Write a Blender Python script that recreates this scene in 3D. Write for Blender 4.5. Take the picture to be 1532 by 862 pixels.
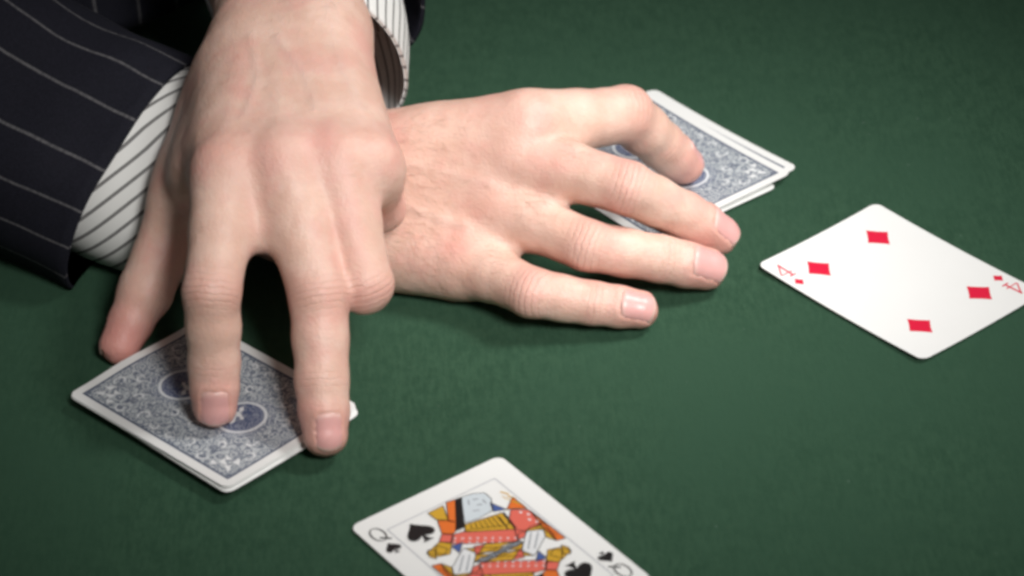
import bpy, bmesh, math, random
import numpy as np
from mathutils import Vector, Matrix, noise

# ------------------------------------------------------------------ scene
for o in list(bpy.data.objects):
    bpy.data.objects.remove(o)
scene = bpy.context.scene
COL = scene.collection
MM = 0.001
RNG = random.Random(7)

# camera (a long lens, about 1.15 m from the cards)
cam_data = bpy.data.cameras.new('camera')
cam = bpy.data.objects.new('camera', cam_data)
COL.objects.link(cam)
CR = Vector((0.99693656, -0.04310758, -0.06526272))
CU = Vector((0.07821436, 0.54945821, 0.83185227))
CF = Vector((0.0, 0.83440842, -0.55114661))
m3 = Matrix((CR, CU, -CF)).transposed()
cam.matrix_world = Matrix.Translation((0, -0.960, 0.63712)) @ m3.to_4x4()
cam_data.sensor_width = 36.0
cam_data.lens = 4500.0 / 1532.0 * 36.0
cam_data.clip_start = 0.05
cam_data.clip_end = 20.0
cam_data.dof.use_dof = True
cam_data.dof.focus_distance = 1.13
cam_data.dof.aperture_fstop = 11.0
scene.camera = cam

# a dim room around the table
world = bpy.data.worlds.new('World')
scene.world = world
world.use_nodes = True
world.node_tree.nodes['Background'].inputs[0].default_value = (1.0, 0.97, 0.93, 1)
world.node_tree.nodes['Background'].inputs[1].default_value = 0.055

def lamp(name, kind, loc, target, energy, color, **kw):
    d = bpy.data.lights.new(name, kind)
    d.energy = energy
    d.color = color
    for k, v in kw.items():
        setattr(d, k, v)
    o = bpy.data.objects.new(name, d)
    COL.objects.link(o)
    o.location = loc
    o.rotation_euler = (Vector(target) - Vector(loc)).to_track_quat('-Z', 'Y').to_euler()
    return o

lamp('key_lamp', 'SPOT', (0.58, 0.04, 0.88), (0.05, 0.01, 0.02), 41.0, (1.0, 0.985, 0.96),
     spot_size=math.radians(26), spot_blend=1.0, shadow_soft_size=0.16)
lamp('fill_lamp', 'SPOT', (0.40, -0.92, 0.96), (0.03, 0.01, 0.03), 108.0, (1.0, 0.985, 0.965),
     spot_size=math.radians(22.5), spot_blend=1.0, shadow_soft_size=0.22)

scene.view_settings.view_transform = 'Standard'
scene.view_settings.look = 'None'
scene.view_settings.exposure = 0.16
scene.view_settings.gamma = 1.0
scene.view_settings.use_curve_mapping = False
scene.render.engine = 'CYCLES'
scene.cycles.pixel_filter_type = 'BLACKMAN_HARRIS'
scene.cycles.filter_width = 3.2
scene.render.resolution_x = 1024
scene.render.resolution_y = 576

# ------------------------------------------------------------------ helpers
def obj(name, me, mat=None, parent=None, label=None, cat=None, group=None, kind=None):
    o = bpy.data.objects.new(name, me)
    COL.objects.link(o)
    if me is not None and mat is not None and not me.materials:
        me.materials.append(mat)
    if parent:
        o.parent = parent
    if label: o['label'] = label
    if cat: o['category'] = cat
    if group: o['group'] = group
    if kind: o['kind'] = kind
    return o

def mesh(name, verts, faces, smooth=True):
    me = bpy.data.meshes.new(name)
    me.from_pydata([tuple(v) for v in verts], [], [tuple(f) for f in faces])
    me.update()
    if smooth:
        me.polygons.foreach_set('use_smooth', [True] * len(me.polygons))
    return me

def unit(v):
    v = np.asarray(v, float)
    return v / (np.linalg.norm(v) + 1e-12)

class NT:
    """small node-tree writer"""
    def __init__(self, name):
        self.mat = bpy.data.materials.new(name)
        self.mat.use_nodes = True
        self.t = self.mat.node_tree
        self.bsdf = self.t.nodes['Principled BSDF']
    def n(self, kind, **kw):
        nd = self.t.nodes.new(kind)
        for k, v in kw.items():
            setattr(nd, k, v)
        return nd
    def link(self, a, b):
        self.t.links.new(a, b)
    def val(self, sock, v):
        if hasattr(v, 'is_output'):
            self.link(v, sock)
        else:
            sock.default_value = v
    def math(self, op, a, b=0.0, c=None, clamp=False):
        nd = self.n('ShaderNodeMath', operation=op, use_clamp=clamp)
        self.val(nd.inputs[0], a)
        self.val(nd.inputs[1], b)
        if c is not None:
            self.val(nd.inputs[2], c)
        return nd.outputs[0]
    def mix(self, f, a, b, blend='MIX'):
        nd = self.n('ShaderNodeMix', data_type='RGBA', blend_type=blend)
        self.val(nd.inputs[0], f)
        self.val(nd.inputs[6], a if hasattr(a, 'is_output') else (*a, 1))
        self.val(nd.inputs[7], b if hasattr(b, 'is_output') else (*b, 1))
        return nd.outputs[2]
    def step(self, v, lo, hi, a=0.0, b=1.0):
        nd = self.n('ShaderNodeMapRange', interpolation_type='SMOOTHSTEP')
        self.val(nd.inputs[0], v)
        for i, x in enumerate((lo, hi, a, b)):
            nd.inputs[i + 1].default_value = x
        return nd.outputs[0]
    def noise(self, vec, scale, detail=3.0, rough=0.5, dist=0.0):
        nd = self.n('ShaderNodeTexNoise')
        if vec is not None:
            self.link(vec, nd.inputs['Vector'])
        nd.inputs['Scale'].default_value = scale
        nd.inputs['Detail'].default_value = detail
        nd.inputs['Roughness'].default_value = rough
        nd.inputs['Distortion'].default_value = dist
        return nd.outputs['Fac']
    def bump(self, h, strength, dist):
        nd = self.n('ShaderNodeBump')
        nd.inputs['Strength'].default_value = strength
        nd.inputs['Distance'].default_value = dist
        self.link(h, nd.inputs['Height'])
        return nd.outputs[0]
    def attr(self, name):
        nd = self.n('ShaderNodeAttribute', attribute_name=name)
        return nd
    def coord(self, which='Object'):
        return self.n('ShaderNodeTexCoord').outputs[which]
    def sep(self, v):
        nd = self.n('ShaderNodeSeparateXYZ')
        self.link(v, nd.inputs[0])
        return nd.outputs
    def set(self, **kw):
        for k, v in kw.items():
            s = self.bsdf.inputs[k.replace('_', ' ')]
            if isinstance(v, tuple) and len(v) == 3 and s.type == 'RGBA':
                v = (*v, 1)
            self.val(s, v)

def plain(name, col, rough=0.5, spec=0.4):
    m = NT(name)
    m.set(Base_Color=col, Roughness=rough)
    m.bsdf.inputs['Specular IOR Level'].default_value = spec
    return m.mat

# ------------------------------------------------------------------ materials
def felt_material():
    m = NT('green_felt')
    v = m.coord()
    big = m.noise(v, 9.0, 4, 0.6)
    mid = m.noise(v, 160.0, 4, 0.65)
    fine = m.noise(v, 1300.0, 3, 0.7)
    mp = m.n('ShaderNodeMapping')
    m.link(v, mp.inputs[0])
    mp.inputs['Scale'].default_value = (1.0, 0.22, 1.0)
    mp.inputs['Rotation'].default_value = (0, 0, 0.05)
    fib = m.noise(mp.outputs[0], 700.0, 3, 0.6)
    t = m.math('ADD', m.math('MULTIPLY', mid, 0.30), m.math('MULTIPLY', fib, 0.45))
    t = m.math('ADD', t, m.math('MULTIPLY', fine, 0.25))
    f = m.step(t, 0.38, 0.62)
    c = m.mix(f, (0.0195, 0.054, 0.0305), (0.033, 0.078, 0.045))
    c = m.mix(m.step(big, 0.35, 0.7), c, (0.027, 0.068, 0.040))
    # lint specks
    lint = m.step(m.noise(v, 420.0, 1, 0.3), 0.80, 0.86)
    c = m.mix(m.math('MULTIPLY', lint, 0.35), c, (0.20, 0.26, 0.22))
    m.set(Base_Color=c, Roughness=0.95)
    m.bsdf.inputs['Specular IOR Level'].default_value = 0.1
    m.bsdf.inputs['Sheen Weight'].default_value = 0.12
    m.bsdf.inputs['Sheen Roughness'].default_value = 0.5
    m.bsdf.inputs['Sheen Tint'].default_value = (0.5, 0.8, 0.6, 1)
    m.link(m.bump(t, 0.55, 0.0008), m.bsdf.inputs['Normal'])
    return m.mat

def skin_material():
    m = NT('skin')
    v = m.coord()
    blush = m.attr('blush').outputs['Fac']
    cu = m.attr('crease_u').outputs['Fac']
    cm = m.attr('crease_m').outputs['Fac']
    vein = m.attr('vein').outputs['Fac']
    n1 = m.noise(v, 70.0, 4, 0.6)
    n2 = m.noise(v, 260.0, 3, 0.6)
    base = m.mix(m.step(n1, 0.36, 0.64), (0.685, 0.440, 0.350), (0.745, 0.512, 0.420))
    # faint yellowish and rosy mottling
    base = m.mix(m.math('MULTIPLY', m.step(m.noise(v, 46.0, 4, 0.6), 0.45, 0.70), 0.75), base, (0.715, 0.385, 0.325))
    red = m.math('ADD', blush, m.math('MULTIPLY', m.math('SUBTRACT', n2, 0.5), 0.34), clamp=True)
    base = m.mix(red, base, (0.660, 0.290, 0.250))
    base = m.mix(m.math('MULTIPLY', vein, 0.15), base, (0.46, 0.36, 0.34))
    # freckles
    fr = m.n('ShaderNodeTexVoronoi')
    m.link(v, fr.inputs['Vector'])
    fr.inputs['Scale'].default_value = 190.0
    sel = m.sep(fr.outputs['Color'])
    fk = m.math('MULTIPLY', m.step(fr.outputs['Distance'], 0.12, 0.32, 1.0, 0.0), m.step(sel[0], 0.80, 0.90))
    base = m.mix(m.math('MULTIPLY', fk, 0.10), base, (0.40, 0.20, 0.13))
    # creases over the finger joints
    w = m.math('ADD', m.math('MULTIPLY', cu, 2.6), m.math('MULTIPLY', m.noise(v, 260.0, 2, 0.5), 5.0))
    line = m.step(m.math('SINE', w), 0.35, 1.0)
    line = m.math('MULTIPLY', line, cm)
    base = m.mix(m.math('MULTIPLY', line, 0.16), base, (0.50, 0.25, 0.18))
    m.set(Base_Color=base, Roughness=0.48)
    m.bsdf.inputs['Specular IOR Level'].default_value = 0.42
    m.bsdf.inputs['Subsurface Weight'].default_value = 0.22
    m.bsdf.inputs['Subsurface Radius'].default_value = (1.0, 0.38, 0.22)
    m.bsdf.inputs['Subsurface Scale'].default_value = 0.0022
    pore = m.n('ShaderNodeTexVoronoi')
    m.link(v, pore.inputs['Vector'])
    pore.inputs['Scale'].default_value = 900.0
    h = m.math('MULTIPLY', pore.outputs['Distance'], 0.25)
    h = m.math('ADD', h, m.math('MULTIPLY', n2, 0.7))
    h = m.math('SUBTRACT', h, m.math('MULTIPLY', line, 0.55))
    h = m.math('ADD', h, m.math('MULTIPLY', vein, 0.5))
    m.link(m.bump(h, 0.7, 0.0006), m.bsdf.inputs['Normal'])
    return m.mat

def nail_material():
    m = NT('fingernail')
    u = m.sep(m.coord('UV'))
    c = m.mix(m.step(u[1], 0.02, 0.22), (0.72, 0.46, 0.41), (0.70, 0.365, 0.345))
    c = m.mix(m.step(u[1], 0.91, 0.97), c, (0.70, 0.50, 0.43))
    c = m.mix(m.math('MULTIPLY', m.noise(m.coord(), 300.0, 2), 0.3), c, (0.66, 0.36, 0.32))
    m.set(Base_Color=c, Roughness=0.36)
    m.bsdf.inputs['Subsurface Weight'].default_value = 0.2
    m.bsdf.inputs['Subsurface Radius'].default_value = (1.0, 0.4, 0.3)
    m.bsdf.inputs['Subsurface Scale'].default_value = 0.001
    return m.mat

def pinstripe_material():
    m = NT('dark_pinstripe_wool')
    u = m.sep(m.coord('UV'))
    wob = m.math('MULTIPLY', m.math('SUBTRACT', m.noise(m.coord(), 30.0, 2), 0.5), 0.10)
    ph = m.math('FRACT', m.math('ADD', u[0], wob))
    d = m.math('ABSOLUTE', m.math('SUBTRACT', ph, 0.5))
    line = m.step(d, 0.016, 0.038, 1.0, 0.0)
    brk = m.step(m.noise(m.coord(), 900.0, 2, 0.6), 0.35, 0.6)
    line = m.math('MULTIPLY', line, m.math('ADD', m.math('MULTIPLY', brk, 0.5), 0.5))
    tw = m.noise(m.coord(), 1500.0, 3, 0.7)
    base = m.mix(m.step(tw, 0.35, 0.7), (0.0060, 0.0063, 0.0110), (0.0125, 0.0125, 0.0205))
    c = m.mix(m.math('MULTIPLY', line, 0.85), base, (0.135, 0.130, 0.135))
    m.set(Base_Color=c, Roughness=0.85)
    m.bsdf.inputs['Specular IOR Level'].default_value = 0.2
    m.link(m.bump(tw, 0.35, 0.0005), m.bsdf.inputs['Normal'])
    return m.mat

def shirt_material():
    m = NT('striped_shirt_cotton')
    u = m.sep(m.coord('UV'))
    ph = m.math('FRACT', u[0])
    d = m.math('ABSOLUTE', m.math('SUBTRACT', ph, 0.5))
    line = m.step(d, 0.085, 0.135, 1.0, 0.0)
    wv = m.noise(m.coord(), 1600.0, 2, 0.6)
    c = m.mix(m.math('MULTIPLY', line, m.math('ADD', m.math('MULTIPLY', wv, 0.3), 0.72)), (0.80, 0.795, 0.77), (0.10, 0.095, 0.095))
    m.set(Base_Color=c, Roughness=0.8)
    m.bsdf.inputs['Specular IOR Level'].default_value = 0.2
    m.link(m.bump(wv, 0.3, 0.0003), m.bsdf.inputs['Normal'])
    return m.mat

def card_face_material():
    m = NT('card_face_paper')
    n = m.noise(m.coord(), 60.0, 3)
    c = m.mix(n, (0.80, 0.80, 0.785), (0.83, 0.83, 0.815))
    m.set(Base_Color=c, Roughness=0.6)
    m.bsdf.inputs['Specular IOR Level'].default_value = 0.25
    m.link(m.bump(m.noise(m.coord(), 1800.0, 1), 0.08, 0.0002), m.bsdf.inputs['Normal'])
    return m.mat

def card_back_material():
    """white border, dense blue scrollwork that is alike under a half turn, two ringed medallions"""
    m = NT('card_back_print')
    u = m.sep(m.coord('UV'))           # UV holds card millimetres / 100
    x = m.math('MULTIPLY', u[0], 100.0)
    y = m.math('MULTIPLY', u[1], 100.0)
    ax = m.math('ABSOLUTE', x)
    ay = m.math('ABSOLUTE', y)
    inside = m.math('MULTIPLY', m.step(ax, 27.9, 28.2, 1, 0), m.step(ay, 40.6, 40.9, 1, 0))
    cmb = m.n('ShaderNodeCombineXYZ')
    m.link(ax, cmb.inputs[0]); m.link(ay, cmb.inputs[1])
    V = cmb.outputs[0]
    # scrolls: distance fields of spirals and leaf arcs
    vo = m.n('ShaderNodeTexVoronoi', feature='F1')
    m.link(V, vo.inputs['Vector']); vo.inputs['Scale'].default_value = 0.30
    vo.inputs['Randomness'].default_value = 0.85
    rings = m.math('SINE', m.math('ADD', m.math('MULTIPLY', vo.outputs['Distance'], 19.0), m.math('MULTIPLY', m.noise(V, 0.35, 2), 7.0)))
    leaf = m.math('SINE', m.math('MULTIPLY', m.noise(V, 0.5, 3, 0.55, 1.2), 70.0))
    f = m.math('ADD', m.math('MULTIPLY', rings, 0.55), m.math('MULTIPLY', leaf, 0.6))
    ink = m.step(f, -0.55, 0.60)
    blue = (0.058, 0.080, 0.138)
    field = m.mix(ink, (0.60, 0.63, 0.64), blue)
    # medallions
    dy = m.math('SUBTRACT', ay, 16.0)
    r = m.math('SQRT', m.math('ADD', m.math('MULTIPLY', x, x), m.math('MULTIPLY', dy, dy)))
    halo = m.step(r, 11.8, 13.2, 1, 0)
    field = m.mix(m.math('MULTIPLY', halo, m.math('ADD', m.math('MULTIPLY', ink, 0.35), 0.12)), field, (0.060, 0.082, 0.17))
    disc = m.step(r, 8.3, 8.7, 1, 0)
    field = m.mix(m.math('MULTIPLY', disc, m.math('ADD', m.math('MULTIPLY', ink, 0.45), 0.42)), field, (0.045, 0.065, 0.17))
    ring = m.math('MULTIPLY', m.step(r, 8.2, 8.5), m.step(r, 9.4, 9.7, 1, 0))
    field = m.mix(ring, field, (0.68, 0.70, 0.72))
    # thin inner line of the border
    edge = m.math('MAXIMUM', m.step(ax, 27.1, 27.3), m.step(ay, 39.8, 40.0))
    field = m.mix(edge, field, blue)
    c = m.mix(inside, (0.80, 0.80, 0.785), field)
    m.set(Base_Color=c, Roughness=0.6)
    m.bsdf.inputs['Specular IOR Level'].default_value = 0.25
    return m.mat

FELT = felt_material()
SKIN = skin_material()
NAIL = nail_material()
WOOL = pinstripe_material()
SHIRT = shirt_material()
CARD = card_face_material()
BACK = card_back_material()
HAIR = plain('light_brown_hair', (0.36, 0.20, 0.12), 0.5)
INK_RED = plain('red_card_ink', (0.70, 0.012, 0.050), 0.45)
INK_BLACK = plain('black_card_ink', (0.012, 0.011, 0.012), 0.45)
INK_LINE = plain('grey_frame_ink', (0.42, 0.43, 0.46), 0.5)
INK_GOLD = plain('gold_card_ink', (0.62, 0.36, 0.035), 0.45)
INK_BLUE = plain('blue_card_ink', (0.07, 0.12, 0.34), 0.45)
INK_PALE = plain('pale_blue_grey_ink', (0.62, 0.68, 0.72), 0.45)
INK_GREY = plain('slate_card_ink', (0.22, 0.24, 0.27), 0.45)
INK_ORANGE = plain('orange_card_ink', (0.75, 0.17, 0.03), 0.45)
INK_PINK = plain('rose_card_ink', (0.74, 0.15, 0.11), 0.45)
INK_WHITE = plain('white_card_ink', (0.76, 0.77, 0.78), 0.45)

# ------------------------------------------------------------------ table
def make_table():
    bm = bmesh.new()
    bmesh.ops.create_cube(bm, size=1.0)
    for v in bm.verts:
        v.co.x *= 1.7; v.co.y *= 1.25; v.co.z *= 0.03
    bmesh.ops.bevel(bm, geom=[e for e in bm.edges], offset=0.012, segments=3, affect='EDGES')
    me = bpy.data.meshes.new('table')
    bm.to_mesh(me); bm.free()
    o = obj('table', me, FELT, kind='structure',
            label='green felt card table top under the hands and cards')
    o.location = (0.05, -0.02, -0.015)
make_table()

# ------------------------------------------------------------------ cards
CW, CL, CT, CRAD = 63.5, 88.9, 0.30, 3.4

def card_outline(n=7):
    pts = []
    for cx, cy, a0 in ((1, 1, 0), (-1, 1, 90), (-1, -1, 180), (1, -1, 270)):
        for i in range(n):
            a = math.radians(a0 + 90 * i / (n - 1))
            pts.append((cx * (CW / 2 - CRAD) + CRAD * math.cos(a), cy * (CL / 2 - CRAD) + CRAD * math.sin(a)))
    return pts

def card_mesh(name, top_mat, bend=None):
    """rounded card: a top and bottom sheet cut into rows, a rim between; bend(x, y) lifts it"""
    bm = bmesh.new()
    ring = [bm.verts.new((x, y, CT)) for x, y in card_outline()]
    bm.faces.new(ring)
    if bend:
        for k in range(1, 22):
            yy = -CL / 2 + CL * k / 22
            bmesh.ops.bisect_plane(bm, geom=bm.verts[:] + bm.edges[:] + bm.faces[:], plane_co=(0, yy, 0), plane_no=(0, 1, 0))
        for k in range(1, 16):
            xx = -CW / 2 + CW * k / 16
            bmesh.ops.bisect_plane(bm, geom=bm.verts[:] + bm.edges[:] + bm.faces[:], plane_co=(xx, 0, 0), plane_no=(1, 0, 0))
    top = bm.faces[:]
    for f in top: f.material_index = 0
    d = bmesh.ops.duplicate(bm, geom=bm.verts[:] + bm.edges[:] + bm.faces[:])
    low = [g for g in d['geom'] if isinstance(g, bmesh.types.BMFace)]
    lv = [g for g in d['geom'] if isinstance(g, bmesh.types.BMVert)]
    for v in lv: v.co.z = 0.0
    bmesh.ops.reverse_faces(bm, faces=low)
    eb = [e for e in bm.edges if e.is_boundary]
    bmesh.ops.bridge_loops(bm, edges=eb)
    uv = bm.loops.layers.uv.new('UVMap')
    for f in bm.faces:
        side = abs(f.normal.z) < 0.5
        f.material_index = 1 if (side or f in low) else 0
        f.smooth = False
        for l in f.loops:
            l[uv].uv = (l.vert.co.x / 100, l.vert.co.y / 100)
    f_low = set(low)
    for f in bm.faces:
        f.material_index = 0 if (f not in f_low and f.normal.z > 0.5) else 1
    for v in bm.verts:
        if bend: v.co.z += bend(v.co.x, v.co.y)
        v.co *= MM
    bmesh.ops.recalc_face_normals(bm, faces=bm.faces[:])
    me = bpy.data.meshes.new(name)
    bm.to_mesh(me); bm.free()
    me.materials.append(top_mat)
    me.materials.append(CARD)
    return me

def print_mesh(name, polys, z):
    """flat ink on a card: closed outlines in card millimetres"""
    verts, faces = [], []
    for p in polys:
        a = sum(p[i][0] * p[(i + 1) % len(p)][1] - p[(i + 1) % len(p)][0] * p[i][1] for i in range(len(p)))
        if a < 0: p = p[::-1]
        faces.append(tuple(range(len(verts), len(verts) + len(p))))
        verts += [(x * MM, y * MM, z * MM) for x, y in p]
    return mesh(name, verts, faces, smooth=False)

def place_card(name, me, x, y, z, deg, label, group=None, tilt=None):
    o = obj(name, me, None, label=label, cat='playing card', group=group)
    o.location = (x * MM, y * MM, z * MM)
    rot = Matrix.Rotation(math.radians(deg), 3, 'Z')
    if tilt is not None:
        rot = Matrix.Rotation(math.radians(tilt[0]), 3, 'X') @ Matrix.Rotation(math.radians(tilt[1]), 3, 'Y') @ rot
    o.rotation_euler = rot.to_euler()
    return o

def turn(p):     # the half turn that makes both ends of a card alike
    return [(-x, -y) for x, y in p]

def diamond(cx, cy, w, h):
    pts = []
    corners = [(0, h / 2), (-w / 2, 0), (0, -h / 2), (w / 2, 0)]
    for i in range(4):
        a, b = corners[i], corners[(i + 1) % 4]
        for t in (0, 0.25, 0.5, 0.75):
            k = 1 - 0.22 * t * (1 - t)
            pts.append((cx + (a[0] + (b[0] - a[0]) * t) * k, cy + (a[1] + (b[1] - a[1]) * t) * k))
    return pts

def spade(cx, cy, s):
    half = [(0, .55), (.06, .46), (.16, .34), (.30, .20), (.41, .07), (.45, -.06), (.42, -.18), (.33, -.26), (.22, -.27), (.11, -.22), (.045, -.14),
            (.06, -.28), (.11, -.40), (.20, -.47)]
    pts = half + [(-x, y) for x, y in reversed(half[1:])]
    return [(cx + x * s, cy + y * s) for x, y in pts]

def bar(a, b, w):
    d = unit((b[0] - a[0], b[1] - a[1])); n = (-d[1] * w / 2, d[0] * w / 2)
    return [(a[0] + n[0], a[1] + n[1]), (a[0] - n[0], a[1] - n[1]), (b[0] - n[0], b[1] - n[1]), (b[0] + n[0], b[1] + n[1])]

def glyph_four(cx, cy, h):
    s = h / 10
    ps = [bar((1.2, -5), (1.2, 5), 0.9), bar((1.6, 4.9), (-2.9, -1.9), 0.6), bar((-3.0, -2.2), (3.0, -2.2), 0.6), bar((-0.5, -4.8), (2.9, -4.8), 0.8)]
    return [[(cx + x * s, cy + y * s) for x, y in p] for p in ps]

def glyph_queen(cx, cy, h):
    s = h / 10; ps = []; N = 18
    for i in range(N):
        a0, a1 = 2 * math.pi * i / N, 2 * math.pi * (i + 1) / N
        ps.append([(2.5 * math.cos(a0), 4.6 * math.sin(a0)), (2.5 * math.cos(a1), 4.6 * math.sin(a1)), (3.4 * math.cos(a1), 5.2 * math.sin(a1)), (3.4 * math.cos(a0), 5.2 * math.sin(a0))])
    ps.append(bar((-0.6, -2.2), (3.2, -5.8), 1.1))
    return [[(cx + x * s, cy + y * s) for x, y in p] for p in ps]

# --- four of diamonds
def make_four():
    bend = lambda x, y: 0.7 * (x / 31) ** 2 + 1.0 * (y / 44) ** 2
    me = card_mesh('playing_card_four', CARD, bend)
    c = place_card('playing_card', me, 146.3, -13.0, 0.35, 36.2, 'white four of diamonds lying face up, with four red pips')
    Z = CT + 0.03
    for x in (-15.7, 15.7):
        for y in (-27.0, 27.0):
            obj('diamond_pip', print_mesh('diamond_pip', [diamond(x, y, 10.6, 13.2)], Z), INK_RED, c)
    for sgn in (1, -1):
        f = turn if sgn < 0 else (lambda p: p)
        obj('corner_pip', print_mesh('corner_pip', [f(diamond(-27.6, 25.3, 4.2, 5.2))], Z), INK_RED, c)
        obj('corner_number', print_mesh('corner_number', [f(p) for p in glyph_four(-27.2, 34.6, 9.0)], Z), INK_RED, c)
    for ch in c.children:
        for v in ch.data.vertices:
            v.co.z += bend(v.co.x / MM, v.co.y / MM) * MM
    return c
make_four()

# --- queen of spades
def make_queen():
    me = card_mesh('playing_card_queen', CARD)
    c = place_card('playing_card', me, -11.4, -158.4, 0.7, 33.0, 'face-up queen of spades with a coloured court figure, nearest the camera', tilt=(0.25, 0.5))
    Z = CT + 0.03
    layer = [0]
    shapes = []
    def ink(name, polys, mat, both=True, dz=None, small=False):
        layer[0] += 1
        if not small and name not in ('frame_line', 'large_spade'): shapes.extend(polys + ([turn(p) for p in polys] if both else []))
        z = Z + 0.012 * layer[0] if dz is None else Z + dz
        ps = [p for p in polys]
        if both: ps = ps + [turn(p) for p in polys]
        if small:
            return obj(name, print_mesh(name, ps, z), mat, c, kind='stuff')
        for i, p in enumerate(ps):
            obj(name, print_mesh(name, [p], z + 0.001 * i), mat, c)
    F = [(-22.6, 34.6), (22.6, 34.6), (22.6, -34.6), (-22.6, -34.6)]
    ink('frame_line', [bar(F[i], F[(i + 1) % 4], 0.45) for i in range(4)], INK_LINE, both=False)
    # the figure, upper half; the lower half is the same turned round
    ink('robe_gold', [[(16.2, 4.4), (21.4, 3.4), (18.8, -7.5), (17.0, -3.4), (18.9, 0.4), (13.6, 3.4)], [(-9.4, 14.4), (-13.4, 9.6), (-17.2, 11.0), (-19.6, 15.0), (-12.8, 17.4)], [(6.4, -4.4), (8.0, -9.0), (-6.3, 1.6), (-9.8, 0.6), (-7.1, 3.6)]], INK_GOLD)
    ink('robe_stripe', [[(-3.4, 25.2), (-2.0, 22.7), (-4.8, 18.7), (-6.6, 18.0), (-9.4, 20.6), (-6.5, 27.6)], [(15.4, 17.2), (21.2, 21.8), (21.4, 13.2), (17.0, 16.8)]], INK_ORANGE)
    ink('robe_band', [[(-12.6, 17.6), (-9.6, 20.4), (-6.8, 17.8), (-10.0, 14.2)], [(-5.0, 7.9), (-1.4, 6.5), (-6.0, 3.4), (-7.1, 3.6)], [(14.0, 3.1), (11.2, 6.4), (8.6, 1.2), (11.4, 1.0)]], INK_PINK)
    ink('robe_red', [[(16.6, 16.5), (21.3, 12.5), (21.0, 3.2), (16.2, 3.4), (11.0, 4.0), (8.0, 0.2), (-10.0, 13.7), (-6.4, 17.7), (0, 16), (11, 10)]], INK_PINK)
    ink('robe_orange', [[(21.5, 11.5), (21.9, -8.4), (18.8, -7.5), (19.6, 3)], [(1.6, 34.0), (5.3, 33.3), (-2.0, 22.7), (-3.7, 24.9)]], INK_ORANGE)
    ink('gold_trim', [[(-6.8, 33.1), (-0.3, 33.2), (-3.4, 25.4), (-6.5, 28.1)], [(-0.4, 19.7), (13.3, 16.9), (11.4, 6.6), (-2.8, 16.3)],
                      [(-1.4, 6.5), (7.6, 1.2), (-6.5, 3.1)], [(18.5, -10.4), (19.8, -13.0), (18.3, -16.3), (16.3, -14.7)],
                      [(-14.5, 16.5), (-12.5, 12.5), (-15.0, 10.5), (-17.0, 13.0)]], INK_GOLD)
    ink('gold_scroll', [bar((19.6, 27.0), (21.2, 24.0), .7), bar((20.2, 23.6), (21.6, 20.5), .7), bar((19.8, 20.0), (21.4, 16.5), .7), bar((18.6, 24.6), (20.0, 19.0), .4)], INK_GOLD, small=True)
    ink('hair', [[(5.0, 33.4), (7.3, 33.0), (-1.2, 18.6), (-4.9, 18.7), (-2.0, 22.7)]], INK_BLACK)
    ink('face', [[(7.5, 33.1), (11.5, 32.2), (15.0, 30.0), (15.0, 26.0), (11.7, 19.9), (5, 19.4), (0.9, 20.2), (-0.2, 21.1)]], INK_PALE)
    ink('face_line', [bar((9.6, 29.4), (11.4, 28.6), .5), bar((9.0, 26.0), (10.8, 25.2), .5), bar((12.4, 27.4), (12.0, 24.8), .45), bar((6.0, 24.2), (8.2, 23.0), .4), bar((7.0, 27.8), (8.4, 30.4), .4)], INK_GREY, small=True)
    ink('collar_blue', [[(13.3, 24.1), (15.5, 17.4), (11.3, 19.4)], [(-10.7, 12.7), (-6.5, 12.3), (-10.7, 8.1)]], INK_BLUE)
    ink('sceptre_band', [[(-9.8, 0.9), (9.2, 0.9), (9.0, -1.2), (-7.2, -1.2)]], INK_GREY, both=False)
    dots = []
    for i in range(9):
        t = i / 8
        for off in (0.0, 2.3):
            px, py = -7.4 + t * 16.2 - off * .6, 15.6 - t * 13.0 - off * .75
            dots.append(diamond(px, py, 1.1, 1.1))
    for i in range(4):
        dots.append(diamond(18.4 + (i % 2) * 1.4, 13.0 - i * 2.6, 1.3, 1.6))
    ink('robe_dots', dots, INK_WHITE, small=True)
    ink('hand', [[(13.6, 3.2), (18.9, 0.3), (17.3, -3.1), (8.2, -9.4), (6.2, -4.6)]], INK_WHITE)
    ink('hand_line', [bar((14.6, 1.6), (8.6, -5.0), .45), bar((16.6, 0.2), (10.4, -6.2), .45)], INK_GREY, small=True)
    ink('outlines', [bar(p[i], p[(i + 1) % len(p)], 0.30) for p in shapes for i in range(len(p))], INK_BLACK, both=False, small=True)
    hatch = []
    for i in range(7):
        hatch.append(bar((1.2 + i * 1.6, 18.6 - i * 0.2), (0.2 + i * 1.6, 16.4 - i * 1.2), .28))
        hatch.append(bar((17.2 + i * 0.5, 2.6 - i * 1.3), (20.2 + i * 0.1, 3.0 - i * 1.3), .35))
    ink('hatching', hatch, INK_BLACK, small=True)
    ink('gold_edging', [bar((13.8, 16.6), (12.0, 6.6), .5), bar((-0.6, 19.4), (-2.6, 16.4), .4), bar((11.2, 15.8), (9.6, 8.0), .4)], INK_BLACK, small=True)
    ink('large_spade', [spade(-14.9, 25.8, 11.5)], INK_BLACK)
    for sgn in (1, -1):
        f = turn if sgn < 0 else (lambda p: p)
        obj('corner_spade', print_mesh('corner_spade', [f(spade(-26.6, 25.0, 6.4))], Z), INK_BLACK, c)
        obj('corner_letter', print_mesh('corner_letter', [f(p) for p in glyph_queen(-26.6, 34.3, 8.0)], Z), INK_BLACK, c)
    return c
make_queen()

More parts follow.
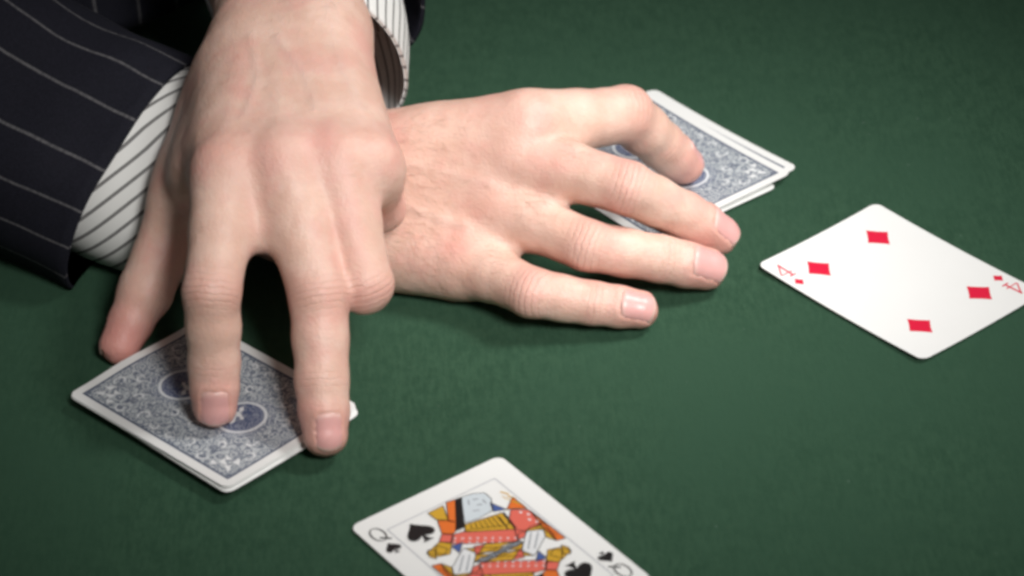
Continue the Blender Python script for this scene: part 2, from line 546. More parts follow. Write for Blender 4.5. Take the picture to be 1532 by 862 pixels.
# --- packets of face-down cards
def flourishes(c, bend, mats=INK_WHITE):
    """white figures of the back print: corner leaves, side leaves and a small winged figure in each ring"""
    def strip(pts, w):
        out = []
        for a, b in zip(pts[:-1], pts[1:]):
            out.append(bar(a, b, w))
        return out
    def curl(x, y, a, size, hand=1, w=0.95):
        pts = []
        for k in range(11):
            t = k / 10
            ang = a + hand * t * 4.6
            r = size * (1 - 0.78 * t)
            pts.append((x + r * math.cos(ang), y + r * math.sin(ang)))
        out = []
        for k in range(10):
            out.append(bar(pts[k], pts[k + 1], w * (1.25 - 0.8 * abs(k / 9 - 0.45))))
        return out
    half = []
    # small winged figure by each ring
    half += [[(-1.2, 10.6), (0.6, 13.2), (0.4, 15.8), (-0.8, 16.0), (-1.6, 13.4)], [(0.2, 13.8), (3.6, 16.4), (5.4, 15.8), (3.2, 13.6)],
             [(-1.2, 13.2), (-3.4, 11.0), (-5.0, 11.6), (-3.2, 13.6)], [(-0.6, 10.8), (-2.8, 8.0), (-1.8, 7.4), (0.2, 10.0)], [(0.2, 10.8), (2.2, 8.4), (1.4, 7.8), (-0.2, 10.0)],
             [(-0.7, 16.4), (0.4, 17.8), (1.2, 16.6), (0.3, 15.8)]]
    # leaves in two of the corners and the mirrored ones
    for mx in (1, -1):
        for p in ([(20.4, 30.2), (22.6, 34.4), (23.4, 30.6)], [(23.4, 27.4), (26.2, 29.0), (24.4, 31.0)], [(16.8, 34.6), (20.0, 37.6), (20.2, 34.0)],
                  [(18.6, 29.4), (20.8, 31.2), (19.0, 33.0)], [(21.6, 35.2), (25.0, 37.8), (23.6, 33.6)]):
            half.append([(mx * x, y) for x, y in p])
        for cx, cy, a, sz, hd in ((13.5, 35.6, 0.3, 3.0, 1), (24.4, 22.4, 1.9, 2.8, -1), (21.5, 12.0, 0.4, 3.2, 1), (8.2, 30.2, 2.6, 2.6, -1), (15.6, 22.6, 0.9, 2.4, 1), (23.5, 4.0, 1.6, 2.6, -1), (14.2, 5.2, 2.2, 2.6, 1)):
            half += [[(mx * x, y) for x, y in p] for p in curl(cx, cy, a, sz, hd, 0.6)]
    polys = half + [turn(p) for p in half]
    me = print_mesh('back_ornament', polys, CT + 0.04)
    if bend:
        for v in me.vertices:
            v.co.z += bend(v.co.x / MM, v.co.y / MM) * MM
    obj('back_ornament', me, mats, c, kind='stuff')

def left_packet():
    # held by the thumb and two fingers; the long edge by the thumb is bowed up a little
    bend = lambda x, y: 1.3 * math.exp(-((x + 4) / 15) ** 2) * max(0.0, (y - 10) / 34) ** 2 + 0.5 * (x / 31) ** 2
    me_b = card_mesh('playing_card_back_bowed', BACK, bend)
    order = ['lowest', 'third from the top', 'second from the top', 'topmost']
    offs = [(1.0, -0.9, -1.2), (0.3, 0.4, -0.5), (-0.2, 0.1, 0.3), (0, 0, 0)]
    for i, nm in enumerate(order):
        dx, dy, da = offs[i]
        c = place_card('playing_card', me_b, -112 + dx, -63.7 + dy, 4.2 + i * 0.55, 43.1 + da,
                       'blue-backed face-down card, %s of the packet under the fingertips' % nm, 'cards of the packet pressed by two fingertips')
        if i == 3: flourishes(c, bend)
left_packet()

def right_packet():
    bend = lambda x, y: 1.0 * (y / 44) ** 2
    me_b = card_mesh('playing_card_back_curved', BACK, bend)
    order = ['lowest', 'fourth from the top', 'third from the top', 'second from the top', 'topmost']
    spec = [(58.0, 80.0, 33.2), (63.5, 86.5, 35.0), (66.0, 89.3, 35.4), (66.8, 88.4, 35.8), (64.0, 84.4, 34.7)]
    for i, nm in enumerate(order):
        x, y, a = spec[i]
        c = place_card('playing_card', me_b, x, y, 0.4 + i * 0.62, a,
                       'blue-backed face-down card, %s of the fanned packet under the flat hand' % nm, 'cards of the packet under the flat hand')
        if i == 4: flourishes(c, bend)
right_packet()

# ------------------------------------------------------------------ hands: one smooth closed surface each, in millimetres
def cone(P, a, b, ra, rb):
    a = np.asarray(a, np.float32); b = np.asarray(b, np.float32)
    ab = b - a; L = np.linalg.norm(ab) + 1e-9; u = ab / L
    k = np.clip((ra - rb) / L, -0.95, 0.95)
    d = P - a
    t = d @ u
    r = np.sqrt(np.maximum((d * d).sum(1) - t * t, 0))
    t2 = np.clip(t + k * r / math.sqrt(1 - k * k), 0, L)
    q = np.sqrt(r * r + (t - t2) ** 2)
    return q - (ra + (rb - ra) * t2 / L)

def ball(P, c, r):
    return np.sqrt(((P - np.asarray(c, np.float32)) ** 2).sum(1)) - r

def smin(a, b, k):
    h = np.maximum(k - np.abs(a - b), 0) / k
    return np.minimum(a, b) - h * h * h * k / 6.0

def surface_nets(fn, lo, hi, h):
    lo = np.asarray(lo, float)
    n = np.ceil((np.asarray(hi) - lo) / h).astype(int) + 1
    cs = 4
    nc = (n + cs - 1) // cs + 1
    n = (nc - 1) * cs + 1
    gx = [lo[i] + np.arange(nc[i]) * h * cs for i in range(3)]
    Pc = np.stack(np.meshgrid(*gx, indexing='ij'), -1).reshape(-1, 3)
    Dc = fn(Pc).reshape(nc)
    near = np.abs(Dc) < h * cs * 1.25
    D = np.repeat(np.repeat(np.repeat(Dc, cs, 0), cs, 1), cs, 2)
    # centre the repeated samples on the coarse nodes
    N = np.repeat(np.repeat(np.repeat(near, cs, 0), cs, 1), cs, 2)
    s = cs // 2
    D = D[s:s + n[0], s:s + n[1], s:s + n[2]]; N = N[s:s + n[0], s:s + n[1], s:s + n[2]]
    n = np.array(D.shape)
    idx = np.argwhere(N)
    D = D.copy()
    D[N] = fn(lo + idx * h)
    S = D < 0
    cnt = np.zeros(n - 1, int)
    for i in (0, 1):
        for j in (0, 1):
            for k in (0, 1):
                cnt += S[i:n[0] - 1 + i, j:n[1] - 1 + j, k:n[2] - 1 + k]
    act = (cnt > 0) & (cnt < 8)
    cid = -np.ones(n - 1, int)
    cells = np.argwhere(act)
    cid[act] = np.arange(len(cells))
    acc = np.zeros((len(cells), 3)); w = np.zeros(len(cells))
    corners = [(i, j, k) for i in (0, 1) for j in (0, 1) for k in (0, 1)]
    for a in corners:
        for ax in range(3):
            if a[ax]: continue
            b = list(a); b[ax] = 1
            ca = cells + a; cb = cells + b
            da = D[tuple(ca.T)]; db = D[tuple(cb.T)]
            m = (da < 0) != (db < 0)
            t = da[m] / (da[m] - db[m])
            p = ca[m].astype(float); p[:, ax] += t
            acc[m] += p; w[m] += 1
    V = lo + acc / w[:, None] * h
    faces = []
    for ax in range(3):
        o1, o2 = (ax + 1) % 3, (ax + 2) % 3
        sl0 = [slice(1, -1)] * 3; sl0[ax] = slice(0, n[ax] - 1)
        sl1 = [slice(1, -1)] * 3; sl1[ax] = slice(1, n[ax])
        A = S[tuple(sl0)]; B = S[tuple(sl1)]
        for flip, msk in ((False, A & ~B), (True, ~A & B)):
            e = np.argwhere(msk)
            off = np.ones(3, int); off[ax] = 0
            e = e + off
            q = []
            for d1, d2 in ((0, 0), (-1, 0), (-1, -1), (0, -1)):
                c = e.copy(); c[:, o1] += d1; c[:, o2] += d2
                q.append(cid[tuple(c.T)])
            q = np.stack(q, 1)
            faces.append(q[:, ::-1] if flip else q)
    return V, np.concatenate(faces)

def build_hand(spec):
    fingers, dors = spec['fingers'], spec['dorsal']
    W0 = np.array(spec['wrist'], float); wdir = unit(spec['wrist_side'])   # side points to the thumb side
    dw = unit(spec['wrist_dorsal'])
    pn = -unit(spec['palm_dorsal'])
    names = ['index', 'middle', 'ring', 'little']
    mcp = [np.array(fingers[k]['p'][0], float) for k in names]
    carp = [W0 + wdir * s + dw * 1.0 for s in (13, 4.5, -4.5, -12.5)]
    fa = [np.array(p, float) for p in spec['forearm']]
    th = [np.array(p, float) for p in spec['thumb']['p']]
    thr = spec['thumb']['r']
    fl = {}
    for k in names:
        p = [np.array(q, float) for q in fingers[k]['p']]
        d = [unit(q) for q in fingers[k]['d']] if 'd' in fingers[k] else None
        fl[k] = (p, fingers[k]['r'])

    def palm(P):
        d = None
        mr = spec['meta_r']
        for i in range(4):
            c = cone(P, carp[i] + (mcp[i] - carp[i]) * 0.05, mcp[i] + pn * 1.0, 13.0, mr[i])
            d = c if d is None else smin(d, c, 15)
        for i in range(3):
            a = (carp[i] + carp[i + 1]) / 2; b = (mcp[i] + mcp[i + 1]) / 2
            d = smin(d, cone(P, a, a + (b - a) * 0.93, 12.6, (mr[i] + mr[i + 1]) / 2 - 0.6), 8)
        for i in range(4):      # flesh of the palm
            a = carp[i] + pn * 4; b = mcp[i] + pn * 6.5
            d = smin(d, cone(P, a, b, 11.5, 9.5), 8)
        d = smin(d, cone(P, carp[3] + pn * 6 - wdir * 2, mcp[3] + (carp[3] - mcp[3]) * 0.35 + pn * 8, 13.5, 10.5), 9)
        # wrist and forearm
        for s in (1, -1):
            a = W0 + wdir * s * spec.get('wrist_half', 10.5); rr = spec.get('wrist_r', 18.0); gw = spec.get('grow', 3.5)
            b = fa[0] + wdir * s * 12
            d = smin(d, cone(P, W0 + wdir * s * 8 + (np.mean(mcp, 0) - W0) * 0.12, a + (fa[0] - W0) * 0.12, 15.5, rr), 14)
            d = smin(d, cone(P, a, b, rr, rr + gw), 12)
            d = smin(d, cone(P, b, fa[1] + wdir * s * 14, rr + gw, rr + gw * 2), 12)
        # knuckles and tendons on the back of the hand
        for i in range(4):
            d = smin(d, ball(P, mcp[i] + dors * spec['knuckle'][i][0], spec['knuckle'][i][1]), 6)
            if not spec.get('tendons', True): continue
            a = mcp[i] + dors * 9.4 + (carp[i] - mcp[i]) * 0.10
            b = carp[i] + dw * 10.5 + (mcp[i] - carp[i]) * 0.18
            d = smin(d, cone(P, a, b, 1.9, 2.0), 6)
        # webs between the finger roots
        for i in range(3):
            pa, pb = fl[names[i]][0], fl[names[i + 1]][0]
            for t in np.arange(0.12, spec['web'][i] + 0.01, 0.12):
                a = pa[0] + (pa[1] - pa[0]) * t + pn * (0.5 + 4.5 * t)
                b = pb[0] + (pb[1] - pb[0]) * t + pn * (0.5 + 4.5 * t)
                d = smin(d, cone(P, a, b, 9.6 - 7.5 * t, 9.6 - 7.5 * t), 8)
        # ball of the thumb
        d = smin(d, cone(P, th[0], th[1], thr[0], thr[1]), 13)
        d = smin(d, cone(P, th[0] + (th[1] - th[0]) * .25 + pn * 5, th[1] + (th[0] - th[1]) * .15, 13.5, 10.0), 10)
        wa, wb = th[0] + (th[1] - th[0]) * 0.62, mcp[0] + (carp[0] - mcp[0]) * 0.40
        d = smin(d, cone(P, wa, wb, 9.0, 9.0), 12)
        for a, b, ra, rb, k in spec.get('extra', []):
            d = smin(d, cone(P, a, b, ra, rb), k)
        return d

    def digit(P, p, r, base):
        prox = cone(P, p[0], p[0] + (p[1] - p[0]) * .5, r[0], (r[0] + r[1]) / 2 - 0.1)
        prox = smin(prox, cone(P, p[0] + (p[1] - p[0]) * .5, p[1], (r[0] + r[1]) / 2 - 0.1, r[1]), 3)
        d = smin(base, prox, 12)
        m = (p[1] + p[2]) / 2
        far = smin(cone(P, p[1], m, r[1], (r[1] + r[2]) / 2 - .15), cone(P, m, p[2], (r[1] + r[2]) / 2 - .15, r[2]), 3)
        q = p[2] + (p[3] - p[2]) * .55
        tip = smin(cone(P, p[2], q, r[2], (r[2] + r[3]) / 2 + .15), cone(P, q, p[3], (r[2] + r[3]) / 2 + .15, r[3]), 3)
        far = smin(far, tip, 3)
        return smin(d, far, 3.0)

    def field(P):
        P = P.astype(np.float32)
        pm = palm(P)
        d = None
        for k in names:
            p, r = fl[k]
            di = digit(P, p, r, pm)
            d = di if d is None else smin(d, di, 2.2)
        prox = cone(P, th[1], th[2], thr[1], thr[2])
        t = smin(pm, prox, 8)
        far = smin(cone(P, th[2], th[2] + (th[3] - th[2]) * .5, thr[2], thr[3] + .9), cone(P, th[2] + (th[3] - th[2]) * .5, th[3], thr[3] + .9, thr[3]), 3)
        t = smin(t, far, 4)
        return smin(d, t, 1.5)

    allp = np.array([q for k in names for q in fl[k][0]] + th + [W0] + fa)
    lo, hi = allp.min(0) - 32, allp.max(0) + 32
    V, F = surface_nets(field, lo, hi, 1.25)

    def grad(P, e=0.25):
        g = np.stack([field(P + np.eye(3)[i] * e) - field(P - np.eye(3)[i] * e) for i in range(3)], 1)
        return g / (np.linalg.norm(g, axis=1, keepdims=True) + 1e-9)
    E0 = np.concatenate([F[:, [0, 1]], F[:, [1, 2]], F[:, [2, 3]], F[:, [3, 0]]])
    deg = np.bincount(E0[:, 0], minlength=len(V)) + np.bincount(E0[:, 1], minlength=len(V))
    def relax(V):
        acc = np.stack([np.bincount(E0[:, 0], V[E0[:, 1], k], len(V)) + np.bincount(E0[:, 1], V[E0[:, 0], k], len(V)) for k in range(3)], 1)
        return acc / deg[:, None]
    # tight clefts between fingers are only smoothed; everything else is pulled on to the exact surface
    g = grad(V, 0.6)
    tight = 1 - np.clip((field(V + g * 2.6) - 1.2) / 1.0, 0, 1)
    for _ in range(6):
        tight = np.maximum(tight, np.maximum(relax(np.repeat(tight[:, None], 3, 1))[:, 0] * 1.02, 0)).clip(0, 1)
    for _ in range(2):
        V = V - grad(V) * (np.clip(field(V), -0.5, 0.5) * 0.8 * (1 - tight))[:, None]
    for _ in range(8):
        V = V + (relax(V) - V) * (0.6 * tight)[:, None]
    g = grad(V)

    # ---- nails: frames first, so that the flesh can sink under them
    nails = []
    for k in names + ['thumb']:
        sp = fingers[k] if k != 'thumb' else spec['thumb']
        if not sp.get('nail'): continue
        p = [np.array(q, float) for q in sp['p']]; r = sp['r'][3]
        a = unit(p[3] - p[2]); n = np.array(sp['nail'], float); n = unit(n - a * (n @ a)); b = np.cross(n, a)
        o = p[3] - a * (r * 0.28)
        nails.append((o, a, n, b, r, sp.get('nail_w', 0.74), sp.get('nail_l', 0.82)))

    # ---- fine relief and skin data for each vertex
    blush = np.zeros(len(V)); cu = np.zeros(len(V)); cm = np.zeros(len(V)); vein = np.zeros(len(V)); disp = np.zeros(len(V))
    for k in names:
        p, r = fl[k]
        for j, amp, wd in ((1, 1.0, 6.5), (2, 0.6, 3.6)):
            ax = unit(p[j + 1] - p[j - 1]); d = V - p[j]
            t = d @ ax; rad = np.sqrt(np.maximum((d * d).sum(1) - t * t, 0))
            bend_dir = unit((p[j] - (p[j - 1] + p[j + 1]) / 2) + dors * 4)
            back = (g @ bend_dir)
            m = np.exp(-(t / wd) ** 2) * (rad < r[j] * 1.6) * np.clip((back - 0.1) / 0.5, 0, 1)
            new = m * amp > cm
            cu = np.where(new, t, cu); cm = np.maximum(cm, m * amp)
            blush = np.maximum(blush, (0.32 if j == 1 else 0.16) * np.exp(-(t / (wd * 1.2)) ** 2) * (rad < r[j] * 1.6))
        d = V - p[3]; dist = np.sqrt((d * d).sum(1))
        blush = np.maximum(blush, 0.62 * np.exp(-np.maximum(dist - r[3] * 0.9, 0) ** 2 / 50.0))
        d = V - (p[0] + dors * 8); dist = np.sqrt((d * d).sum(1))
        blush = np.maximum(blush, 0.34 * np.exp(-(dist / 12.0) ** 2))
    d = V - th[3]; dist = np.sqrt((d * d).sum(1))
    blush = np.maximum(blush, 0.9 * np.exp(-np.maximum(dist - thr[3], 0) ** 2 / 120.0))
    for line in spec.get('veins', []):
        pts = [np.array(q, float) for q in line]
        for a, b in zip(pts[:-1], pts[1:]):
            ab = b - a; L2 = ab @ ab
            t = np.clip((V - a) @ ab / L2, 0, 1)
            q = a + t[:, None] * ab
            vv = V - q
            vv = vv - (vv @ dors)[:, None] * dors
            dist = np.sqrt((vv * vv).sum(1))
            vein = np.maximum(vein, np.exp(-(dist / 1.7) ** 2) * np.clip((g @ dors - .3) / .4, 0, 1))
    openness = (1 - tight) * np.clip((field(V + g * 2.0) - 0.9) / 0.9, 0, 1)
    for i, v in enumerate(V):
        q = Vector(v)
        disp[i] = 0.26 * noise.noise(q * 0.055) + 0.16 * noise.noise(q * 0.16)
    disp += 0.22 * vein
    for o, a, n, b, r, nw, nl in nails:
        d = V - o
        x, y, z = d @ b, d @ a, d @ n
        inside = (np.abs(x) < r * nw * 1.0) & (y > -r * nl) & (z > 0)
        disp -= 0.35 * inside
        rim = np.exp(-((np.maximum(np.abs(x) / (r * nw), -y / (r * nl)) - 1.10) / 0.12) ** 2) * (z > 0) * (y < r * .9)
        disp += 0.28 * rim
    V = V + g * (disp * openness)[:, None]

    nail_meshes = []
    for o, a, n, b, r, nw, nl in nails:
        NX, NY = 13, 15
        pts = []; uvs = []
        for j in range(NY):
            v = j / (NY - 1)
            for i in range(NX):
                u = -1 + 2 * i / (NX - 1)
                cut = 1.0 - 0.16 * abs(u) ** 2.5 * (v > 0.5) * (v - 0.5) * 2
                base_round = -nl * r * (1 - 0.20 * u * u) if True else 0
                y0, y1 = base_round, r * 1.06 * (1 - 0.22 * u * u)
                y = y0 + (y1 - y0) * v
                ang = u * math.asin(min(0.98, nw)) * 1.0
                pts.append(o + a * y + b * (math.sin(ang) * r) + n * (r + 4))
                uvs.append(((u + 1) / 2, v))
        pts = np.array(pts)
        # come down on to the finger
        t = np.zeros(len(pts))
        for _ in range(30):
            dd = field(pts - n * t[:, None])
            t += np.clip(dd, -1, 2) * 0.7
            t = np.clip(t, 0, r + 5.0)
        vs = np.array([q[1] for q in uvs]); us = np.array([q[0] for q in uvs]) * 2 - 1
        lift = 0.22 - 0.35 * np.abs(us) ** 4 - 0.35 * (1 - np.clip(vs / 0.08, 0, 1)) 
        # beyond the flesh the plate runs straight on
        Pn = pts - n * t[:, None]
        H = (Pn - o) @ n
        H = H.reshape(NY, NX)
        for j in range(NY - 4, NY):
            H[j] = np.maximum(H[j], 2 * H[j - 1] - H[j - 2] - 0.12)
        Pn = pts - n * ((pts - o) @ n)[:, None] + n * (H.reshape(-1) + lift)[:, None]
        Pl = Pn - n * 0.9
        VV = np.concatenate([Pn, Pl]); K = NX * NY
        F2 = []
        for j in range(NY - 1):
            for i in range(NX - 1):
                q = (j * NX + i, j * NX + i + 1, (j + 1) * NX + i + 1, (j + 1) * NX + i)
                F2.append(q); F2.append(tuple(K + e for e in reversed(q)))
        loop = [i for i in range(NX)] + [j * NX + NX - 1 for j in range(1, NY)] + [(NY - 1) * NX + i for i in range(NX - 2, -1, -1)] + [j * NX for j in range(NY - 2, 0, -1)]
        for e in range(len(loop)):
            p0, p1 = loop[e], loop[(e + 1) % len(loop)]
            F2.append((p1, p0, K + p0, K + p1))
        me = mesh('fingernail', VV * MM, F2)
        uvl = me.uv_layers.new(name='UVMap')
        for lp in me.loops:
            uvl.data[lp.index].uv = uvs[lp.vertex_index % K]
        nail_meshes.append(me)

    hairs = None
    if spec.get('hairs'):
        rnd = np.random.RandomState(11)
        hv, hf = [], []
        for (c0, rad, num, flow) in spec['hairs']:
            c0 = np.array(c0, float); flow = unit(flow)
            d = np.sqrt(((V - c0) ** 2).sum(1))
            cand = np.where((d < rad) & (g @ dors > 0.25))[0]
            if len(cand) == 0: continue
            w = np.exp(-(d[cand] / (rad * 0.6)) ** 2); w /= w.sum()
            for vi in rnd.choice(cand, min(num, len(cand)), replace=False, p=w):
                p0, n0 = V[vi], g[vi]
                fl_ = flow + rnd.normal(0, 0.28, 3); fl_ = unit(fl_ - n0 * (fl_ @ n0))
                L = rnd.uniform(3.0, 7.0); sd = np.cross(n0, fl_)
                base = len(hv)
                for q, (t, h) in enumerate(((0, -0.1), (0.35, 0.75), (0.7, 0.9), (1.0, 0.55))):
                    c = p0 + fl_ * L * t + n0 * h; ww = 0.036 * (1 - 0.75 * t)
                    hv += [c + sd * ww, c - sd * ww, c + n0 * ww * 1.2]
                for q in range(3):
                    for e in range(3):
                        a_, b_ = base + q * 3 + e, base + q * 3 + (e + 1) % 3
                        hf.append((a_, b_, b_ + 3, a_ + 3))
        hairs = mesh('hand_hair', np.array(hv) * MM, hf)
    me = mesh('hand', V * MM, F)
    for nm, arr in (('blush', blush), ('crease_u', cu), ('crease_m', cm), ('vein', vein)):
        at = me.attributes.new(nm, 'FLOAT', 'POINT')
        at.data.foreach_set('value', arr.astype(np.float32))
    return me, nail_meshes, hairs

person = obj('person', None, label='person in a dark pinstripe jacket and striped shirt, crossed hands handling the cards', cat='person')
person.location = (0, 0, 0)

def add_hand(name, spec, label):
    me, nails, hairs = build_hand(spec)
    h = obj(name, me, SKIN, person, label=label)
    for nm in nails:
        obj('fingernail', nm, NAIL, h)
    if hairs is not None:
        obj('hand_hair', hairs, HAIR, h, kind='stuff')
    return h

LEFT = dict(
    fingers=dict(
        index=dict(p=[(-98.5, -27.6, 80.6), (-106.3, -65.8, 54.9), (-108.3, -72.3, 28.8), (-109.6, -78.0, 14.2)], r=[12.0, 10.3, 9.3, 8.1], nail=(0.06, -0.80, 0.25), nail_w=0.62, nail_l=0.62),
        middle=dict(p=[(-78.5, -27.6, 82.0), (-68.8, -65.5, 49.0), (-69.8, -84.5, 25.5), (-70.0, -95.6, 10.5)], r=[12.1, 10.7, 9.5, 8.1], nail=(0.22, -0.80, 0.30), nail_w=0.58, nail_l=0.62),
        ring=dict(p=[(-60.0, -25.4, 80.0), (-52.7, -57.3, 47.4), (-54.0, -31.0, 40.5), (-56.0, -17.0, 48.0)], r=[11.6, 10.4, 8.8, 7.6]),
        little=dict(p=[(-48.2, -22.0, 76.0), (-46.5, -5.0, 46.5), (-46.0, 15.0, 53.0), (-49.0, 17.0, 64.0)], r=[10.0, 9.0, 8.0, 7.0])),
    thumb=dict(p=[(-105.9, 46.5, 68.0), (-122.4, 12.6, 43.6), (-138.4, -9.3, 19.3), (-148.6, -23.0, 6.2)], r=[14.0, 11.6, 10.3, 7.6], nail=(-0.9, 0.45, 0.25), nail_w=0.6, nail_l=0.6),
    wrist=(-77.0, 51.0, 88.0), wrist_side=(-1, 0.02, -0.12), wrist_dorsal=(0, -0.05, 1), palm_dorsal=(0, -0.25, 0.97),
    dorsal=unit((0.02, -0.30, 0.95)), grow=1.0, forearm=[(-78.0, 106.0, 89.0), (-98.0, 230.0, 118.0)],
    knuckle=[(0.6, 10.4), (1.0, 10.4), (0.8, 10.0), (2.4, 9.0)], meta_r=(11.8, 12.0, 11.8, 11.0), web=(0.53, 0.50, 0.30), extra=[((-96, 42, 84), (-102, -14, 77), 13.0, 11.0, 14), ((-99, 44, 77), (-111, 0, 64), 13.5, 11.0, 18), ((-117, 16, 54), (-104, -4, 70), 9.5, 9.5, 16)],
    veins=[[(-92, -14, 94), (-87, 8, 97), (-90, 34, 99)], [(-66, -12, 94), (-70, 8, 96), (-80, 30, 100)], [(-50, -8, 88), (-57, 16, 94), (-61, 45, 97), (-68, 70, 100)]],
    hairs=[((-76, 70, 100), 34, 120, (0.3, -0.9, 0))],
    wrist_half=10.5, wrist_r=17.5)
add_hand('left_hand', LEFT, 'upper hand reaching down, two fingertips on a card packet, ring and little fingers curled')

RIGHT = dict(
    fingers=dict(
        index=dict(p=[(10.3, 28.8, 56.8), (49.3, 50.2, 46.4), (63.0, 59.0, 26.0), (72.2, 63.8, 13.0)], r=[12.6, 11.1, 9.4, 7.8], nail=(0.75, 0.35, 0.55)),
        middle=dict(p=[(4.7, 23.5, 47.6), (45.9, 0.6, 43.4), (67.2, 9.9, 23.6), (80.6, 11.3, 12.6)], r=[12.0, 10.2, 9.1, 7.9], nail=(0.42, -0.30, 0.85)),
        ring=dict(p=[(-4.2, 15.2, 31.2), (29.2, -13.0, 28.0), (57.0, -8.6, 16.6), (74.0, -7.0, 9.4)], r=[11.4, 9.7, 9.0, 8.1], nail=(0.25, -0.62, 0.74)),
        little=dict(p=[(-18.7, 4.4, 15.0), (7.2, -24.6, 16.4), (30.0, -27.6, 11.6), (46.8, -29.0, 8.0)], r=[11.0, 9.4, 8.2, 7.2], nail=(0.15, -0.66, 0.72))),
    thumb=dict(p=[(-55.0, 54.0, 36.0), (-22.0, 70.0, 30.0), (6.0, 78.0, 18.0), (24.0, 80.0, 11.5)], r=[13.5, 11.0, 10.0, 8.4]),
    wrist=(-78.0, 41.0, 29.0), wrist_side=(0.05, 0.78, 0.62), wrist_dorsal=(0.05, -0.6, 0.78), palm_dorsal=(0.05, -0.78, 0.6),
    dorsal=unit((-0.05, -0.80, 0.60)), forearm=[(-125.0, 60.0, 31.0), (-215.0, 106.0, 44.0)],
    knuckle=[(1.6, 10.2), (1.8, 10.2), (1.4, 10.0), (1.2, 9.4)], meta_r=(13.0, 13.0, 12.6, 12.0), web=(0.40, 0.36, 0.34),
    veins=[[(-5, 15, 40), (-30, 25, 44), (-60, 30, 46)], [(-15, 8, 26), (-38, 14, 34), (-66, 22, 40)]],
    wrist_half=10.0, wrist_r=16.0, tendons=False, grow=0.5,
    hairs=[((-38, 4, 26), 30, 300, (0.85, -0.35, -0.35)), ((10, 2, 38), 13, 45, (0.8, -0.5, 0)), ((27, 15, 53), 13, 45, (0.9, -0.4, 0)), ((-4, -12, 24), 11, 40, (0.8, -0.5, 0)), ((-30, 30, 52), 26, 120, (0.9, -0.2, -0.3))],
    extra=[((-58, 18, 14), (-20, 2.5, 14.5), 13.5, 12.5, 10)])
add_hand('right_hand', RIGHT, 'lower hand laid flat and pointing right, fingers spread over a fanned packet')


# ------------------------------------------------------------------ clothing
def catmull(P, n):
    P = np.array(P, float)
    Q = np.vstack([2 * P[0] - P[1], P, 2 * P[-1] - P[-2]])
    out = []
    for t in np.linspace(0, len(P) - 1, n):
        i = min(int(t), len(P) - 2); f = t - i
        a, b, c, d = Q[i], Q[i + 1], Q[i + 2], Q[i + 3]
        out.append(0.5 * (2 * b + (c - a) * f + (2 * a - 5 * b + 4 * c - d) * f * f + (3 * b - a - 3 * c + d) * f ** 3))
    return np.array(out)

def cloth_tube(name, rings, mat, stripes, slant, rows=46, n=96, thick=1.6, power=2.3, fold=3.0, fscale=0.02, seed=0.0, hem=None, floor=0.6, ends=False, turn_in=40.0):
    """cloth sleeve through rings (centre, half-axis, half-axis); the last ring is the open hem, folded back inside"""
    rows_f = catmull([np.concatenate([r[0], r[1], r[2]]) for r in rings], rows)
    ang = np.linspace(0, 2 * np.pi, n, endpoint=False)
    ca, sa = np.cos(ang), np.sin(ang)
    ca = np.sign(ca) * np.abs(ca) ** (2 / power); sa = np.sign(sa) * np.abs(sa) ** (2 / power)
    L = np.concatenate([[0], np.cumsum(np.linalg.norm(np.diff(rows_f[:, :3], axis=0), axis=1))])
    verts = []; uv = []
    def ring(j, shrink, damp):
        c, A, B = rows_f[j][:3], rows_f[j][3:6], rows_f[j][6:9]
        for i in range(n):
            d = A * ca[i] + B * sa[i]
            p = c + d
            q = Vector((p[0] * fscale + seed, p[1] * fscale, p[2] * fscale))
            w = fold * (noise.noise(q) + 0.45 * noise.noise(q * 2.3)) * damp
            p = p + unit(d) * (w - shrink)
            p[2] = max(p[2], floor)
            verts.append(p * MM)
            uv.append((i / n * stripes + slant * (L[j] - L[-1]), L[j] / 50.0))
    for j in range(rows):
        ring(j, 0.0, 1.0)
    c0 = rows
    # round the hem and run back inside
    inner = [rows - 1]
    back = L[-1] - turn_in
    inner += [j for j in range(rows - 1, -1, -1) if L[j] >= back]
    ring(rows - 1, thick * 0.5, 1.0)
    for j in inner:
        ring(j, thick, 1.0)
    R_ = rows + 1 + len(inner)
    F = []
    for j in range(R_ - 1):
        for i in range(n):
            k = (i + 1) % n
            F.append((j * n + i, j * n + k, (j + 1) * n + k, (j + 1) * n + i))
    F.append(tuple(range(n - 1, -1, -1)))
    me = mesh(name, verts, F)
    bm = bmesh.new(); bm.from_mesh(me)
    bmesh.ops.recalc_face_normals(bm, faces=bm.faces[:])
    bm.to_mesh(me); bm.free()
    ul = me.uv_layers.new(name='UVMap')
    for poly in me.polygons:
        idx = [me.loops[l].vertex_index for l in poly.loop_indices]
        seam = max(i % n for i in idx) == n - 1 and min(i % n for i in idx) == 0
        for l in poly.loop_indices:
            vi = me.loops[l].vertex_index
            u, v = uv[vi]
            if seam and vi % n == 0: u += stripes
            ul.data[l].uv = (u, v)
    return obj(name, me, mat, person)

V3 = lambda *a: np.array(a, float)
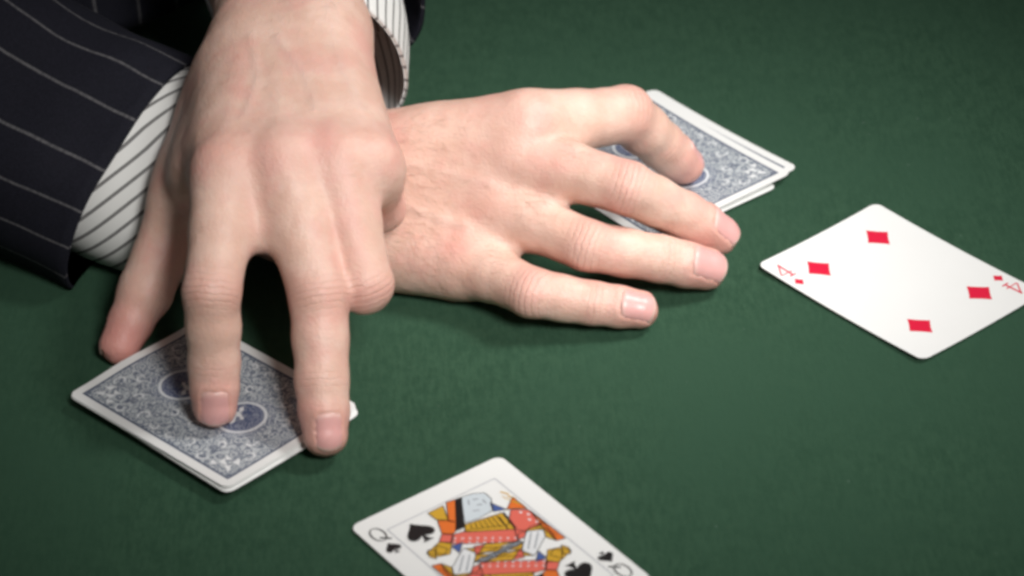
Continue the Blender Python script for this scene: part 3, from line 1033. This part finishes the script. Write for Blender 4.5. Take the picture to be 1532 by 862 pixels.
# sleeve and cuff of the lower arm
ax = unit((0.80, -0.55, -0.18)); A0 = unit((0.51, 0.67, 0.53)); A0 = unit(A0 - ax * (A0 @ ax)); B0 = np.cross(ax, A0)
sg = 1.0 if B0 @ (-np.array(CF)) > 0 else -1.0
cloth_tube('jacket_sleeve', [
    (V3(-470, 330, 190), A0 * 74, B0 * 66), (V3(-330, 205, 105), A0 * 70, B0 * 60), (V3(-236, 124, 58), A0 * 58, B0 * 50),
    (V3(-186, 87, 40), A0 * 52, B0 * 42), (V3(-143, 58, 30), A0 * 50, B0 * 35 + ax * sg * 4)], WOOL, 16, 0.0, fold=4.5, fscale=0.017, seed=3.1)
ax2 = unit((0.90, -0.42, -0.10)); A1 = unit((0.42, 0.72, 0.56)); A1 = unit(A1 - ax2 * (A1 @ ax2)); B1 = np.cross(ax2, A1)
cloth_tube('shirt_cuff', [
    (V3(-205, 102, 46), A1 * 38, B1 * 26), (V3(-168, 80, 37), A1 * 41, B1 * 28), (V3(-138, 62, 33), A1 * 43, B1 * 29), (V3(-108, 48, 32), A1 * 42, B1 * 28)],
    SHIRT, 24, 0.115, rows=24, fold=1.6, fscale=0.02, seed=9.0)
# sleeve and cuff of the upper arm
cloth_tube('jacket_sleeve', [
    (V3(-175, 470, 265), V3(70, 10, 0), V3(0, -25, 60)), (V3(-132, 340, 178), V3(62, 4, 0), V3(0, -18, 58)), (V3(-100, 225, 124), V3(54, 0, 0), V3(0, -14, 52)),
    (V3(-82, 158, 98), V3(50, -2, -3), V3(0, -12, 50)), (V3(-71, 118, 82), V3(48, -4, -6), V3(0, -12, 50))], WOOL, 15, 0.0, fold=3.5, fscale=0.02, seed=5.5)
cloth_tube('shirt_cuff', [
    (V3(-92, 180, 105), V3(38, 0, 0), V3(0, -8, 36)), (V3(-80, 135, 88), V3(40, -2, -3), V3(0, -12, 42)), (V3(-73, 106, 73), V3(39.5, -3, -7), V3(0, -20, 45)), (V3(-70, 86, 64), V3(35, -4, -10), V3(0, -26, 46))],
    SHIRT, 46, 0.0, rows=24, fold=0.8, fscale=0.02, seed=2.0)
# front of the jacket, leaning over the table
cloth_tube('jacket_front', [
    (V3(-230, 400, 560), V3(175, 0, 0), V3(0, 110, 0)), (V3(-228, 344, 380), V3(165, 0, 0), V3(0, 122, 0)), (V3(-222, 319, 200), V3(140, 0, 0), V3(0, 126, 0)),
    (V3(-216, 304, 90), V3(118, 0, 0), V3(0, 122, 0)), (V3(-214, 300, 24), V3(110, 0, 0), V3(0, 118, 0))], WOOL, 34, 0.0, fold=5.0, fscale=0.012, seed=1.0)
